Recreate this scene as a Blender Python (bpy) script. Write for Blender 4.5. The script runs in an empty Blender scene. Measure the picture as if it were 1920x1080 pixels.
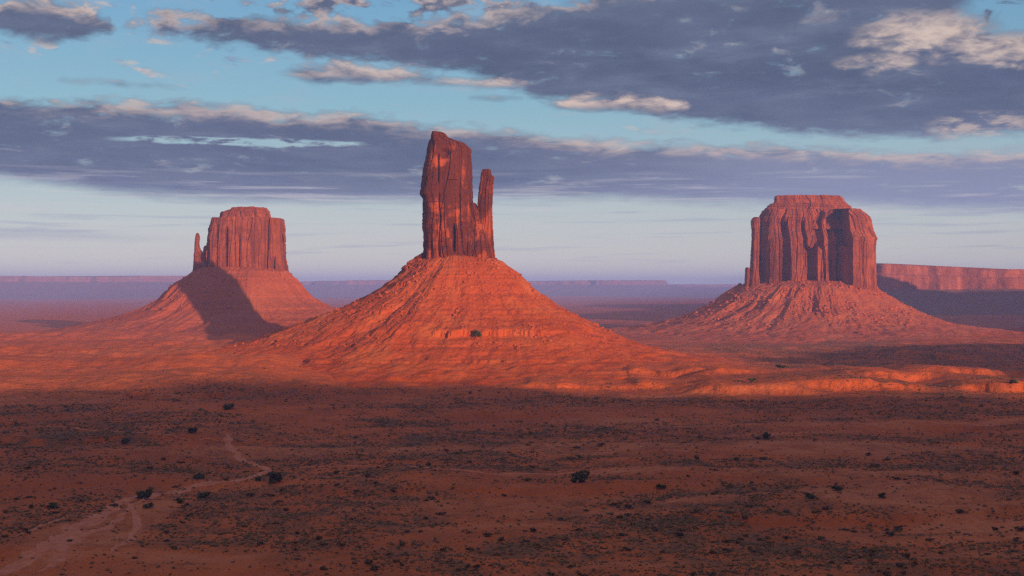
import bpy, math, random
import numpy as np
from mathutils import Vector

random.seed(7)
rng = np.random.default_rng(11)
scene = bpy.context.scene
COL = scene.collection
R = math.radians

# ------------------------------------------------------------------ camera
F = 2400.0            # focal length in pixels of a 1920 wide frame
H = 100.0             # the camera stands on a bluff 100 m above the valley floor
cam_d = bpy.data.cameras.new("camera")
cam = bpy.data.objects.new("camera", cam_d)
COL.objects.link(cam)
cam.location = (0, 0, H)
cam.rotation_euler = (R(90), 0, 0)
cam_d.sensor_width = 36.0
cam_d.lens = 36.0 * F / 1920.0
cam_d.clip_start = 1.0
cam_d.clip_end = 120000.0
scene.camera = cam

def PX(px, Y): return (px - 960.0) / F * Y
def PZ(py, Y): return H + (540.0 - py) / F * Y

# ------------------------------------------------------------------ light
SUN_AZ, SUN_EL = 33.0, 7.8
sun_dir = Vector((-math.sin(R(SUN_AZ)) * math.cos(R(SUN_EL)), math.cos(R(SUN_AZ)) * math.cos(R(SUN_EL)), -math.sin(R(SUN_EL))))
sun_l = bpy.data.lights.new("sun", 'SUN')
sun_l.energy = 5.0
sun_l.angle = R(0.5)
sun_l.color = (1.0, 0.57, 0.43)
sun = bpy.data.objects.new("sun", sun_l)
COL.objects.link(sun)
sun.rotation_euler = sun_dir.to_track_quat('-Z', 'Y').to_euler()
sun.location = (1500, -2500, 900)

scene.view_settings.view_transform = 'Standard'
scene.view_settings.look = 'None'
scene.view_settings.exposure = 0.5
scene.view_settings.gamma = 1.0
scene.render.engine = 'CYCLES'
cy = scene.cycles
cy.use_denoising = False
cy.max_bounces = 6
cy.diffuse_bounces = 3
cy.volume_bounces = 3
cy.use_adaptive_sampling = True
cy.adaptive_threshold = 0.005
cy.filter_width = 1.4

# ------------------------------------------------------------------ node expressions
class E:
    """a socket with arithmetic"""
    def __init__(s, nt, sock): s.nt, s.k = nt, sock
    def _m(s, op, *a, clamp=False):
        n = s.nt.nodes.new('ShaderNodeMath'); n.operation = op; n.use_clamp = clamp
        for i, v in enumerate((s,) + a):
            if isinstance(v, E): s.nt.links.new(v.k, n.inputs[i])
            else: n.inputs[i].default_value = v
        return E(s.nt, n.outputs[0])
    def __add__(s, o): return s._m('ADD', o)
    def __radd__(s, o): return s._m('ADD', o)
    def __sub__(s, o): return s._m('SUBTRACT', o)
    def __rsub__(s, o): return s._m('MULTIPLY', -1.0)._m('ADD', o)
    def __mul__(s, o): return s._m('MULTIPLY', o)
    def __rmul__(s, o): return s._m('MULTIPLY', o)
    def __truediv__(s, o): return s._m('DIVIDE', o)
    def max(s, o): return s._m('MAXIMUM', o)
    def min(s, o): return s._m('MINIMUM', o)
    def ln(s): return s._m('LOGARITHM', math.e)
    def sqrt(s): return s._m('SQRT')
    def clamp(s): return s._m('ADD', 0.0, clamp=True)

def smooth(e, a, b, lo=0.0, hi=1.0):
    n = e.nt.nodes.new('ShaderNodeMapRange'); n.interpolation_type = 'SMOOTHSTEP'
    e.nt.links.new(e.k, n.inputs['Value'])
    for nm, v in (('From Min', a), ('From Max', b), ('To Min', lo), ('To Max', hi)):
        if isinstance(v, E): e.nt.links.new(v.k, n.inputs[nm])
        else: n.inputs[nm].default_value = v
    return E(e.nt, n.outputs['Result'])

def vec(nt, x, y, z):
    n = nt.nodes.new('ShaderNodeCombineXYZ')
    for i, v in enumerate((x, y, z)):
        if isinstance(v, E): nt.links.new(v.k, n.inputs[i])
        else: n.inputs[i].default_value = v
    return n.outputs[0]

def noise(nt, v, scale=1.0, detail=5.0, rough=0.55, dist=0.0, stretch=None):
    if stretch:
        m = nt.nodes.new('ShaderNodeMapping'); m.inputs['Scale'].default_value = stretch
        nt.links.new(v, m.inputs['Vector']); v = m.outputs[0]
    n = nt.nodes.new('ShaderNodeTexNoise')
    n.inputs['Scale'].default_value = scale; n.inputs['Detail'].default_value = detail
    n.inputs['Roughness'].default_value = rough; n.inputs['Distortion'].default_value = dist
    nt.links.new(v, n.inputs['Vector'])
    return E(nt, n.outputs['Fac'])

def mixc(nt, fac, a, b, mode='MIX'):
    n = nt.nodes.new('ShaderNodeMix'); n.data_type = 'RGBA'; n.blend_type = mode
    if isinstance(fac, E): nt.links.new(fac.k, n.inputs[0])
    else: n.inputs[0].default_value = fac
    for i, v in ((6, a), (7, b)):
        if isinstance(v, tuple):
            if nt is not wt: v = (v[0], v[1] * 0.84, v[2] * 0.56)      # earth colours: iron-red, hardly any blue
            n.inputs[i].default_value = (*v[:3], 1.0)
        else: nt.links.new(v, n.inputs[i])
    return n.outputs[2]

def ramp(nt, fac, stops):
    n = nt.nodes.new('ShaderNodeValToRGB')
    el = n.color_ramp.elements
    el[0].position, el[0].color = stops[0][0], (*stops[0][1], 1)
    el[1].position, el[1].color = stops[-1][0], (*stops[-1][1], 1)
    for p, c in stops[1:-1]:
        q = el.new(p); q.color = (*c, 1)
    nt.links.new(fac.k, n.inputs[0])
    return n.outputs[0]

def lin(r, g, b):
    f = lambda c: (c / 255 / 12.92) if c / 255 <= 0.04045 else ((c / 255 + 0.055) / 1.055) ** 2.4
    return (f(r), f(g), f(b))

# ------------------------------------------------------------------ sky
world = bpy.data.worlds.new("World")
scene.world = world
world.use_nodes = True
wt = world.node_tree
for n in list(wt.nodes): wt.nodes.remove(n)
out = wt.nodes.new('ShaderNodeOutputWorld')
bg = wt.nodes.new('ShaderNodeBackground')
SKY = 0.1
bg.inputs['Strength'].default_value = SKY
wt.links.new(bg.outputs[0], out.inputs['Surface'])
sky = wt.nodes.new('ShaderNodeTexSky')
sky.sky_type = 'NISHITA'
sky.sun_disc = False
sky.sun_elevation = R(SUN_EL)
sky.sun_rotation = R(180.0 - SUN_AZ)
sky.altitude = 1600.0
sky.air_density = 1.0
sky.dust_density = 0.6
sky.ozone_density = 1.5
tc = wt.nodes.new('ShaderNodeTexCoord')
sep = wt.nodes.new('ShaderNodeSeparateXYZ')
wt.links.new(tc.outputs['Generated'], sep.inputs[0])
dx, dy, dz = (E(wt, sep.outputs[i]) for i in range(3))
az = dx._m('ARCTAN2', dy)
te = dz / (dx * dx + dy * dy).sqrt().max(0.001)
azp = az * F                                    # azimuth, elevation in handy units
tep = te.max(0.0)
ux = azp / 52.0
uy = (tep + 0.035).ln() * 25.0
cv = vec(wt, ux, uy, 3.7)
nA = noise(wt, cv, 1.0, 8.0, 0.58, 0.25)
nB = noise(wt, cv, 0.22, 4.0, 0.5, 0.2)
nC = noise(wt, vec(wt, ux, uy, 21.3), 0.55, 7.0, 0.6, 0.5)
persp = (tep + 0.03) / 0.23
AX, TX = 1300.0, 0.4

def curve(pts, what):
    """elevation of a cloud bank's edge as a function of azimuth; pts are measured angles in 1/2400 rad"""
    n = wt.nodes.new('ShaderNodeFloatCurve')
    c = n.mapping.curves[0]
    q = []
    for px, py in pts:
        a = math.atan((px - 960.0) / F)
        q.append(((a * F + AX) / (2 * AX), (540.0 - py) / F * math.cos(a) / TX))
    q.sort()
    while len(c.points) < len(q): c.points.new(0.5, 0.5)
    for p, (x, y) in zip(c.points, q):
        p.location = (x, y); p.handle_type = 'VECTOR'
    n.mapping.use_clip = False
    n.mapping.extend = 'HORIZONTAL'
    n.mapping.update()
    wt.links.new(azn.k, n.inputs['Value'])
    return E(wt, n.outputs[0]) * TX

azn = (azp + AX) / (2 * AX)
banks = [
    # top edge, base edge, ragged amplitude of top and base, softness, opacity, edge light
    dict(t=[(190, 95), (245, 42), (330, 26), (420, 14), (520, 18), (620, 30), (760, 26), (900, 20), (1010, 4), (1150, -30), (1500, -60), (2300, -60)],
         b=[(190, 30), (245, 60), (360, 82), (480, 102), (600, 116), (800, 138), (900, 158), (1010, 196), (1180, 214), (1250, 236), (1400, 248), (1560, 268), (1750, 276), (1930, 262), (2300, 262)],
         at=.019, ab=.012, s=.008, o=1.0, l=.9),
    dict(t=[(-300, 170), (0, 178), (150, 180), (300, 186), (400, 192), (470, 196), (520, 212), (640, 204), (700, 214), (760, 228), (850, 234), (960, 240), (1100, 262), (1250, 266), (1500, 270), (1700, 284), (1930, 276), (2300, 276)],
         b=[(-300, 350), (0, 350), (100, 358), (200, 378), (350, 388), (500, 392), (700, 392), (900, 390), (1000, 386), (1150, 384), (1300, 396), (1500, 400), (1930, 410), (2300, 410)],
         at=.015, ab=.009, s=.008, o=1.0, l=1.0, sb=.014),
    dict(t=[(-300, -10), (0, -6), (90, -10), (160, 8), (205, 28), (235, 90), (250, 120)],
         b=[(-300, 66), (0, 66), (90, 84), (160, 82), (205, 70), (235, 36), (250, 20)],
         at=.014, ab=.010, s=.007, o=1.0, l=1.1),
    dict(t=[(60, 190), (110, 147), (160, 149), (210, 154), (280, 156), (345, 168), (380, 200)],
         b=[(60, 140), (110, 156), (160, 164), (210, 166), (280, 170), (345, 174), (380, 160)],
         at=.006, ab=.004, s=.005, o=.75, l=1.2),
    dict(t=[(470, 200), (515, 132), (580, 118), (640, 120), (720, 126), (800, 134), (900, 146), (980, 150), (1030, 200)],
         b=[(470, 100), (515, 142), (580, 164), (640, 160), (720, 164), (800, 168), (900, 172), (980, 170), (1030, 150)],
         at=.012, ab=.006, s=.006, o=.95, l=1.1),
    dict(t=[(840, 240), (880, 184), (930, 181), (980, 183), (1010, 230)], b=[(840, 150), (880, 192), (930, 194), (980, 192), (1010, 160)],
         at=.004, ab=.003, s=.004, o=.7, l=.3),
    dict(t=[(960, 260), (1010, 198), (1070, 182), (1150, 174), (1235, 184), (1290, 190), (1340, 260)],
         b=[(960, 160), (1010, 206), (1070, 214), (1150, 216), (1235, 222), (1290, 210), (1340, 160)],
         at=.008, ab=.005, s=.005, o=1.0, l=1.2),
    dict(t=[(-300, 418), (0, 424), (120, 428), (250, 440), (360, 448), (420, 470), (460, 520)],
         b=[(-300, 456), (0, 456), (120, 458), (250, 462), (360, 458), (420, 455), (460, 440)],
         at=.006, ab=.005, s=.009, o=.7, l=.15),
    dict(t=[(380, -40), (420, -12), (520, -8), (640, -14), (800, -10), (1000, -16), (1100, 30)],
         b=[(360, -60), (400, 26), (520, 34), (640, 32), (800, 36), (1000, 34), (1100, -40)],
         at=.030, ab=.026, s=.008, o=1.0, l=1.1),
]
M = None; LGT = None
n_edge = (nA - 0.5) + (nB - 0.5) * 0.7
for b in banks:
    T, B = curve(b['t'], 't'), curve(b['b'], 'b')
    inside = T - te + n_edge * persp * (b['at'] * 2.2)
    above = te - B + n_edge * persp * (b['ab'] * 2.2)
    m = smooth(inside, -0.003, b['s']) * smooth(above, 0.0, b.get('sb', b['s'] * 1.4)) * b['o']
    e = smooth(inside, 0.0025, 0.016, 1.0, 0.0) * m * b['l']
    M = m if M is None else M + m - M * m
    LGT = e if LGT is None else LGT.max(e)
# holes: a slit of sky in the left bank, the clear corner and the sunlit heads at the upper right
def blob(px, py, rx, ry, power=1.0):
    a = math.atan((px - 960.0) / F)
    u = (azp - a * F + (nB - 0.5) * rx * 0.8) / rx
    v = (te - (540.0 - py) / F * math.cos(a) + (nA - 0.5) * ry / F * 1.6) / (ry / F)
    return smooth((u * u + v * v).sqrt(), 0.55, 1.0, 1.0, 0.0)
slit = blob(430, 265, 240, 9).max(blob(640, 270, 60, 6))
slit = slit * smooth(nA, 0.36, 0.52)
clear = blob(1895, 20, 110, 60).max(blob(2200, 0, 330, 90)) 
heads = blob(1725, 62, 140, 46).max(blob(1880, 92, 130, 38)).max(blob(1640, 118, 90, 22))
heads2 = blob(1830, 235, 110, 30) * 0.6
M = (M * (1.0 - slit * 0.9)) * (1.0 - clear * smooth(nC, 0.38, 0.5) * 0.95)
M = M.max(heads * smooth(nA, 0.22, 0.55))
M = M * (1.0 - smooth(nC * 0.6 + nA * 0.5, 0.60, 0.78) * 0.55)
pat = smooth(nC, 0.60, 0.74)
LGT = LGT * smooth(nC + nA * 0.4 + (nB - 0.5) * 0.5, 0.50, 0.84)
LGT = LGT.max(pat * 0.28 * M).max(heads * smooth(nA * 0.7 + nC * 0.3, 0.32, 0.66) * 1.0).max(heads2 * smooth(nA, 0.42, 0.6)).max(slit * smooth(nC, 0.4, 0.7) * 0.5).clamp()
# thin bright streaks low over the horizon
strk = noise(wt, vec(wt, azp / 240.0, te * F / 11.0, 8.8), 1.0, 6.0, 0.55, 0.3)
strk2 = smooth(strk, 0.46, 0.32) * smooth(te, 0.010, 0.03) * smooth(te, 0.06, 0.075, 1.0, 0.0)
strk = smooth(strk, 0.52, 0.68) * smooth(te, 0.015, 0.045) * smooth(te, 0.070, 0.100, 1.0, 0.0)
def K(c, k=1.0): return tuple(v * k / SKY / 2 ** scene.view_settings.exposure for v in lin(*c))
lowband = smooth(te, 0.0, 0.10)
clear_sky = ramp(wt, te / 0.30, [(0.0, K((240, 228, 214))), (0.06, K((226, 220, 212))), (0.12, K((206, 204, 205))), (0.24, K((178, 190, 196))), (0.46, K((134, 180, 196))), (0.72, K((112, 166, 200))), (1.0, K((72, 132, 186)))])
skyc = mixc(wt, 0.75, sky.outputs[0], clear_sky)
body = ramp(wt, te / 0.25, [(0.0, K((176, 178, 205))), (0.20, K((142, 150, 182))), (0.36, K((98, 110, 138))), (0.62, K((84, 97, 124))), (1.0, K((88, 100, 124)))])
body = mixc(wt, smooth(nB + nC * 0.6, 0.58, 1.0) * 0.25, body, K((126, 134, 164)))
body = mixc(wt, smooth(nA, 0.45, 0.25) * 0.25, body, K((84, 95, 128)))
lit = mixc(wt, nA, K((200, 178, 176)), K((226, 204, 186)))
nD = noise(wt, vec(wt, azp / 190.0, (tep + 0.035).ln() * 12.0, 12.9), 1.0, 7.0, 0.62, 0.35)
body = mixc(wt, smooth(nD, 0.46, 0.72) * 0.55, body, K((116, 127, 151)))
body = mixc(wt, smooth(nD, 0.48, 0.28) * 0.40, body, K((82, 92, 126)))
body = mixc(wt, smooth(azp, -50.0, 620.0) * smooth(te, 0.135, 0.085) * 0.6, body, K((152, 158, 188)))
cloud = mixc(wt, LGT, body, lit)
# loose scraps of cloud between the banks
scrap = smooth(nC * 0.55 + nB * 0.5 + (nA - 0.5) * 0.25, 0.585, 0.68) * smooth(te, 0.10, 0.15) * 0.75
scrapc = mixc(wt, smooth(nA, 0.42, 0.62), K((118, 128, 160)), K((206, 190, 182)))
skyc = mixc(wt, scrap, skyc, scrapc)
wisp = smooth(nD, 0.50, 0.74) * smooth(te, 0.05, 0.10) * 0.35
skyc = mixc(wt, wisp, skyc, K((176, 180, 190)))
fin = mixc(wt, M, skyc, cloud)
fin = mixc(wt, strk * 0.45, fin, K((214, 208, 212)))
fin = mixc(wt, strk2 * 0.35, fin, K((156, 162, 190)))
# the same broken deck goes on overhead, lit warmer towards the low sun behind
deck = noise(wt, vec(wt, dx / (dz.max(0.0) + 0.2), dy / (dz.max(0.0) + 0.2), 4.4), 2.2, 6.0, 0.55, 0.3)
deckc = mixc(wt, smooth(deck, 0.40, 0.66), K((124, 142, 200)), K((194, 176, 188)))
deckc = mixc(wt, smooth(deck, 0.36, 0.26), deckc, K((110, 165, 205)))
fin = mixc(wt, smooth(te, 0.28, 0.42), fin, deckc)
warm = smooth(dy, 0.2, -0.8) * smooth(te, 1.2, 0.1)
fin = mixc(wt, warm * 0.45, fin, K((226, 160, 120)))
wt.links.new(fin, bg.inputs['Color'])

# ------------------------------------------------------------------ noise for shapes
def _hash(ix, iy, iz, seed):
    h = (ix.astype(np.int64) * 374761393 + iy.astype(np.int64) * 668265263 + iz.astype(np.int64) * 2147483647 + seed * 974711) & 0xffffffff
    h = ((h ^ (h >> 13)) * 1274126177) & 0xffffffff
    h = ((h ^ (h >> 16)) * 2246822519) & 0xffffffff
    return ((h ^ (h >> 15)) & 0xffffff) / float(0xffffff)

def vn2(x, y, seed=0):
    x, y = np.broadcast_arrays(np.asarray(x, float), np.asarray(y, float))
    ix, iy = np.floor(x), np.floor(y)
    fx, fy = x - ix, y - iy
    fx, fy = fx * fx * fx * (fx * (fx * 6 - 15) + 10), fy * fy * fy * (fy * (fy * 6 - 15) + 10)
    z = np.zeros_like(ix)
    h = lambda a, b: _hash(ix + a, iy + b, z, seed)
    return (h(0, 0) * (1 - fx) + h(1, 0) * fx) * (1 - fy) + (h(0, 1) * (1 - fx) + h(1, 1) * fx) * fy

def vn3(x, y, z, seed=0):
    x, y, z = np.broadcast_arrays(np.asarray(x, float), np.asarray(y, float), np.asarray(z, float))
    i = [np.floor(v) for v in (x, y, z)]
    f = [v - w for v, w in zip((x, y, z), i)]
    f = [v * v * (3 - 2 * v) for v in f]
    r = 0
    for a in (0, 1):
        for b in (0, 1):
            for c in (0, 1):
                w = (f[0] if a else 1 - f[0]) * (f[1] if b else 1 - f[1]) * (f[2] if c else 1 - f[2])
                r = r + w * _hash(i[0] + a, i[1] + b, i[2] + c, seed)
    return r

def fbm2(x, y, oct=4, seed=0, gain=0.5):
    r, a, t = 0, 1.0, 0
    for k in range(oct):
        r = r + a * (vn2(x * 2 ** k + 17.3 * k, y * 2 ** k - 9.1 * k, seed + k) * 2 - 1); t += a; a *= gain
    return r / t

def fbm3(x, y, z, oct=4, seed=0, gain=0.5):
    r, a, t = 0, 1.0, 0
    for k in range(oct):
        q = 2 ** k
        r = r + a * (vn3(x * q + 3.1 * k, y * q, z * q, seed + k) * 2 - 1); t += a; a *= gain
    return r / t

def sstep(a, b, x):
    t = np.clip((np.asarray(x, float) - a) / (b - a), 0, 1)
    return t * t * (3 - 2 * t)

# ------------------------------------------------------------------ mesh helpers
def mesh_np(name, co, quads, mat=None, smooth_shade=True, tris=False):
    me = bpy.data.meshes.new(name)
    k = 3 if tris else 4
    nf = len(quads)
    me.vertices.add(len(co)); me.loops.add(nf * k); me.polygons.add(nf)
    me.vertices.foreach_set('co', np.ascontiguousarray(co, np.float32).ravel())
    me.loops.foreach_set('vertex_index', np.ascontiguousarray(quads, np.int32).ravel())
    me.polygons.foreach_set('loop_start', np.arange(0, nf * k, k, dtype=np.int32))
    me.polygons.foreach_set('use_smooth', np.full(nf, smooth_shade, bool))
    me.update(calc_edges=True)
    if mat: me.materials.append(mat)
    return me

def grid_quads(nr, nc, wrap):
    i = np.arange(nr - 1)[:, None]
    j = np.arange(nc if wrap else nc - 1)[None, :]
    j2 = (j + 1) % nc
    return np.stack([i * nc + j, i * nc + j2, (i + 1) * nc + j2, (i + 1) * nc + j], -1).reshape(-1, 4)

def link(name, me, parent=None, loc=(0, 0, 0)):
    o = bpy.data.objects.new(name, me); COL.objects.link(o)
    o.location = loc
    if parent: o.parent = parent
    return o

def tag(o, label=None, cat=None, group=None, kind=None):
    if label: o['label'] = label
    if cat: o['category'] = cat
    if group: o['group'] = group
    if kind: o['kind'] = kind
    return o

def thing(name, loc, label, cat, group=None):
    o = bpy.data.objects.new(name, None); COL.objects.link(o)
    o.location = loc; o.empty_display_size = 10
    return tag(o, label, cat, group)

# ------------------------------------------------------------------ materials
def material(name):
    m = bpy.data.materials.new(name); m.use_nodes = True
    nt = m.node_tree
    for n in list(nt.nodes): nt.nodes.remove(n)
    o = nt.nodes.new('ShaderNodeOutputMaterial')
    p = nt.nodes.new('ShaderNodeBsdfPrincipled')
    p.inputs['Roughness'].default_value = 0.95
    p.inputs['Specular IOR Level'].default_value = 0.1
    nt.links.new(p.outputs[0], o.inputs['Surface'])
    return m, nt, p

def bump(nt, h, strength, dist, normal=None):
    b = nt.nodes.new('ShaderNodeBump')
    b.inputs['Strength'].default_value = strength
    b.inputs['Distance'].default_value = dist
    nt.links.new(h.k, b.inputs['Height'])
    if normal is not None: nt.links.new(normal, b.inputs['Normal'])
    return b.outputs[0]

def pos(nt):
    g = nt.nodes.new('ShaderNodeNewGeometry')
    return g.outputs['Position']

def rock_material(name, pale, deep, varnish, vamt=0.6, k=1.0, coat=None):
    """cliff sandstone: vertical stain streaks, faint bedding, fractured surface"""
    m, nt, p = material(name)
    v = pos(nt)
    st = noise(nt, v, 1.0, 6, 0.6, 0.4, (0.11 * k, 0.11 * k, 0.012 * k))
    blot = noise(nt, v, 0.028 * k, 5, 0.62, 0.6)
    bed = noise(nt, v, 1.0, 5, 0.6, 0.0, (0.006, 0.006, 0.22 * k))
    fine = noise(nt, v, 0.55 * k, 6, 0.65, 0.2)
    c = mixc(nt, smooth(st, 0.35, 0.68), pale, deep)
    c = mixc(nt, smooth(bed, 0.42, 0.66) * 0.35, c, deep)
    q = blot * 0.6 + st * 0.4
    if coat:      # desert varnish is thickest on the upper faces
        sp = nt.nodes.new('ShaderNodeSeparateXYZ'); nt.links.new(v, sp.inputs[0])
        q = q + smooth(E(nt, sp.outputs[2]), coat[0], coat[1], 0.0, coat[2])
    c = mixc(nt, smooth(q, 0.45, 0.55) * vamt, c, varnish)
    c = mixc(nt, smooth(fine, 0.62, 0.75) * 0.3, c, pale)
    nt.links.new(c, p.inputs['Base Color'])
    n1 = bump(nt, st, 0.8, 2.2 / k)
    n2 = bump(nt, noise(nt, v, 0.16 * k, 8, 0.7, 0.3), 1.0, 3.4 / k, n1)
    n3 = bump(nt, bed, 0.7, 1.4 / k, n2)
    nt.links.new(n3, p.inputs['Normal'])
    return m

def soil_material(name, base, dark, pale, scrub, k=1.0, scrub_amt=0.0):
    """scree and soil with bedding bands and strewn rubble"""
    m, nt, p = material(name)
    v = pos(nt)
    bed = noise(nt, v, 1.0, 5, 0.6, 0.2, (0.004, 0.004, 0.14 * k))
    blot = noise(nt, v, 0.02 * k, 6, 0.6, 0.5)
    fine = noise(nt, v, 0.30 * k, 6, 0.7, 0.2)
    grit = noise(nt, v, 0.8 * k, 4, 0.7, 0.0)
    c = mixc(nt, smooth(bed, 0.40, 0.64) * 0.45, base, dark)
    c = mixc(nt, smooth(blot, 0.42, 0.70) * 0.4, c, pale)
    c = mixc(nt, smooth(fine, 0.55, 0.66) * 0.55, c, dark)
    c = mixc(nt, smooth(grit * 0.55 + blot * 0.5, 0.54, 0.64) * 0.55, c, pale)
    if scrub_amt:
        s2 = noise(nt, v, 0.013 * k, 6, 0.62, 0.4)
        c = mixc(nt, smooth(s2, 0.48, 0.6) * smooth(grit, 0.38, 0.55) * scrub_amt, c, scrub)
    nt.links.new(c, p.inputs['Base Color'])
    n1 = bump(nt, fine, 0.9, 1.8 / k)
    n2 = bump(nt, grit, 0.6, 0.8 / k, n1)
    nt.links.new(n2, p.inputs['Normal'])
    return m

ROCK_C = rock_material("dark_streaked_sandstone", (.42, .105, .030), (.22, .055, .020), (.100, .027, .013), 0.94, 1.0, (140.0, 250.0, 0.085))
ROCK_L = rock_material("rose_sandstone", (.33, .098, .040), (.22, .062, .028), (.14, .044, .024), 0.55, 0.8)
ROCK_R = rock_material("fluted_sandstone", (.38, .112, .045), (.24, .068, .028), (.14, .042, .022), 0.5, 0.7)
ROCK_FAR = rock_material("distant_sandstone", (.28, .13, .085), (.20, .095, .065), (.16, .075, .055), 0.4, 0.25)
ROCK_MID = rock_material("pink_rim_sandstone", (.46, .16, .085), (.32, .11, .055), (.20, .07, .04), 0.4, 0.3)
SOIL_C = soil_material("orange_scree", (.43, .098, .026), (.27, .060, .019), (.48, .16, .055), (.2, .15, .08))
SOIL_L = soil_material("rose_scree", (.35, .10, .045), (.27, .075, .034), (.40, .14, .07), (.2, .15, .08), 0.7)
SOIL_R = soil_material("rubbly_scree", (.38, .108, .042), (.24, .066, .028), (.44, .165, .08), (.2, .15, .08), 0.7)
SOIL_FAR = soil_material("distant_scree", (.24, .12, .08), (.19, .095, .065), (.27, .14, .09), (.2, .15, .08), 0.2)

def ground_material():
    m, nt, p = material("red_desert_floor")
    v = pos(nt)
    def att(n):
        a = nt.nodes.new('ShaderNodeAttribute'); a.attribute_name = n
        return E(nt, a.outputs['Fac'])
    sand, scrub, pale, sunlit_tint = att('sand'), att('scrub'), att('pale'), att('sunlit_tint')
    big = noise(nt, v, 0.006, 6, 0.6, 0.6)
    mid = noise(nt, v, 0.035, 6, 0.65, 0.4)
    fine = noise(nt, v, 0.22, 6, 0.7, 0.2)
    grit = noise(nt, v, 0.9, 4, 0.7, 0.0)
    c = mixc(nt, smooth(big, 0.35, 0.65), (.37, .102, .033), (.49, .138, .043))
    c = mixc(nt, smooth(mid, 0.45, 0.65) * 0.5, c, (.29, .085, .034))
    c = mixc(nt, smooth(fine, 0.52, 0.68) * 0.45, c, (.26, .08, .034))
    c = mixc(nt, sunlit_tint * smooth(fine * 0.6 + mid * 0.6, 0.76, 0.5, 0.25, 0.95), c, (.52, .135, .040))  # brighter tone painted in for sunlit ground
    c = mixc(nt, sand * smooth(fine * 0.5 + mid * 0.6, 0.66, 0.45, 0.1, 1.0), c, (.50, .205, .105))
    c = mixc(nt, pale * smooth(fine, 0.40, 0.60), c, (.50, .33, .19))
    c = mixc(nt, scrub * smooth(mid + fine * 0.7 + grit * 0.3, 0.86, 1.16), c, (.155, .088, .05))
    c = mixc(nt, smooth(grit, 0.62, 0.75) * 0.25, c, (.5, .25, .15))
    nt.links.new(c, p.inputs['Base Color'])
    n1 = bump(nt, mid, 0.9, 7.0)
    n2 = bump(nt, fine, 0.9, 1.6, n1)
    n3 = bump(nt, grit, 0.6, 0.5, n2)
    nt.links.new(n3, p.inputs['Normal'])
    return m
GROUND = ground_material()

# ------------------------------------------------------------------ ground
BUTTES = {}      # filled below: centre and reach, the floor swells towards each

def scarp(x, y, x0, x1, yc, h, wob, seed, run=9.0):
    """a low bank facing the camera: the floor steps up by h at y = yc, fading out at both ends and to the back"""
    yy = yc + (13.0 * fbm2(x / 34.0, y * 0 + 5.1 * seed, 3, seed + 21) if run < 20 else 0.0) + wob * fbm2(x / 70.0, y * 0 + seed, 4, seed) + min(0.4 * wob, 6.0) * (np.abs(fbm2(x / 24.0 + 0.3 * fbm2(x / 9.0, y / 9.0, 2, seed), y / 60.0, 3, seed + 5)) * 2 - 0.6)
    ends = sstep(x0 - 25, x0 + 35, x) * (1 - sstep(x1 - 35, x1 + 25, x))
    if run < 20: ends = ends * (0.62 + 0.38 * sstep(-0.25, 0.1, fbm2(x / 60.0, y * 0 + seed * 3.7, 3, seed + 9)))
    rr = run * (0.7 + 0.5 * vn2(x / 20.0, y * 0, seed + 12))
    return h * ends * np.clip((y - yy) / rr, 0, 1) ** 0.85 * (1 - sstep(40, 420, y - yy))

SCARPS = [(-12, 160, 1226, 7, 16, 1), (165, 275, 1162, 9, 10, 2), (262, 385, 1168, 10, 12, 3), (330, 430, 1256, 8, 12, 4),
          (408, 570, 1176, 9, 14, 5), (190, 262, 1290, 7, 14, 6), (60, 200, 1310, 6, 18, 7), (405, 520, 1280, 6, 10, 8), (550, 720, 1200, 9, 14, 9),
          (560, 640, 1780, 8, 16, 10)]
BENCHES = [(-900, -170, 1165, 8, 24, 31), (-950, -220, 1300, 10, 30, 32), (-1050, -260, 1480, 11, 34, 33), (-1150, -330, 1740, 12, 40, 34), (-1300, -420, 2080, 11, 40, 35)]
LOWS = [(260, 420, 905, 4.0, 18, 21), (-420, -230, 1120, 6.0, 18, 22), (-60, 60, 1010, 3.5, 14, 23), (330, 420, 800, 3.0, 12, 24), (-205, -175, 470, 3.5, 6, 25),
        (-120, 90, 640, 2.5, 14, 26), (60, 260, 560, 3.0, 16, 27), (-350, -150, 830, 3, 14, 28)]

def ground_h(x, y, fine=True):
    d = np.hypot(x, y)
    nearness = 1 - sstep(2600, 5200, d)
    h = 5.0 * fbm2(x / 420.0, y / 300.0, 3, 41) + 26.0 * sstep(6000, 16000, d) * fbm2(x / 2600.0, y / 1800.0, 3, 61)
    r1 = 1 - np.abs(fbm2(x / 150.0 + 0.3 * fbm2(x / 90.0, y / 90.0, 2, 3), y / 70.0, 3, 43))
    h = h + nearness * (4.5 * (r1 - 0.75) + 1.6 * fbm2(x / 55.0, y / 30.0, 4, 45))
    if fine:
        h = h + nearness * (0.55 * fbm2(x / 11.0, y / 8.0, 3, 47))
        for a in SCARPS: h = h + scarp(x, y, *a)
        for a in BENCHES: h = h + scarp(x, y, *a, run=75.0)
        for a in LOWS: h = h + scarp(x, y, *a, run=7.0)
    # the floor leans up towards the feet of the middle butte and on the left
    h = h + 15.0 * np.exp(-(((x + 120) / 560.0) ** 2 + ((y - 1640) / 420.0) ** 2)) + 9.0 * np.exp(-(((x + 900) / 600.0) ** 2 + ((y - 1800) / 500.0) ** 2))
    h = h + 9.0 * np.exp(-(((x - 620) / 500.0) ** 2 + ((y - 2780) / 380.0) ** 2)) + 12.0 * np.exp(-(((x + 620) / 600.0) ** 2 + ((y - 2480) / 420.0) ** 2))
    # the bluff under the camera
    h = h + (H - 4.0) * (1 - sstep(25, 250, np.hypot(x, y + 40)))
    return h

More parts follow.
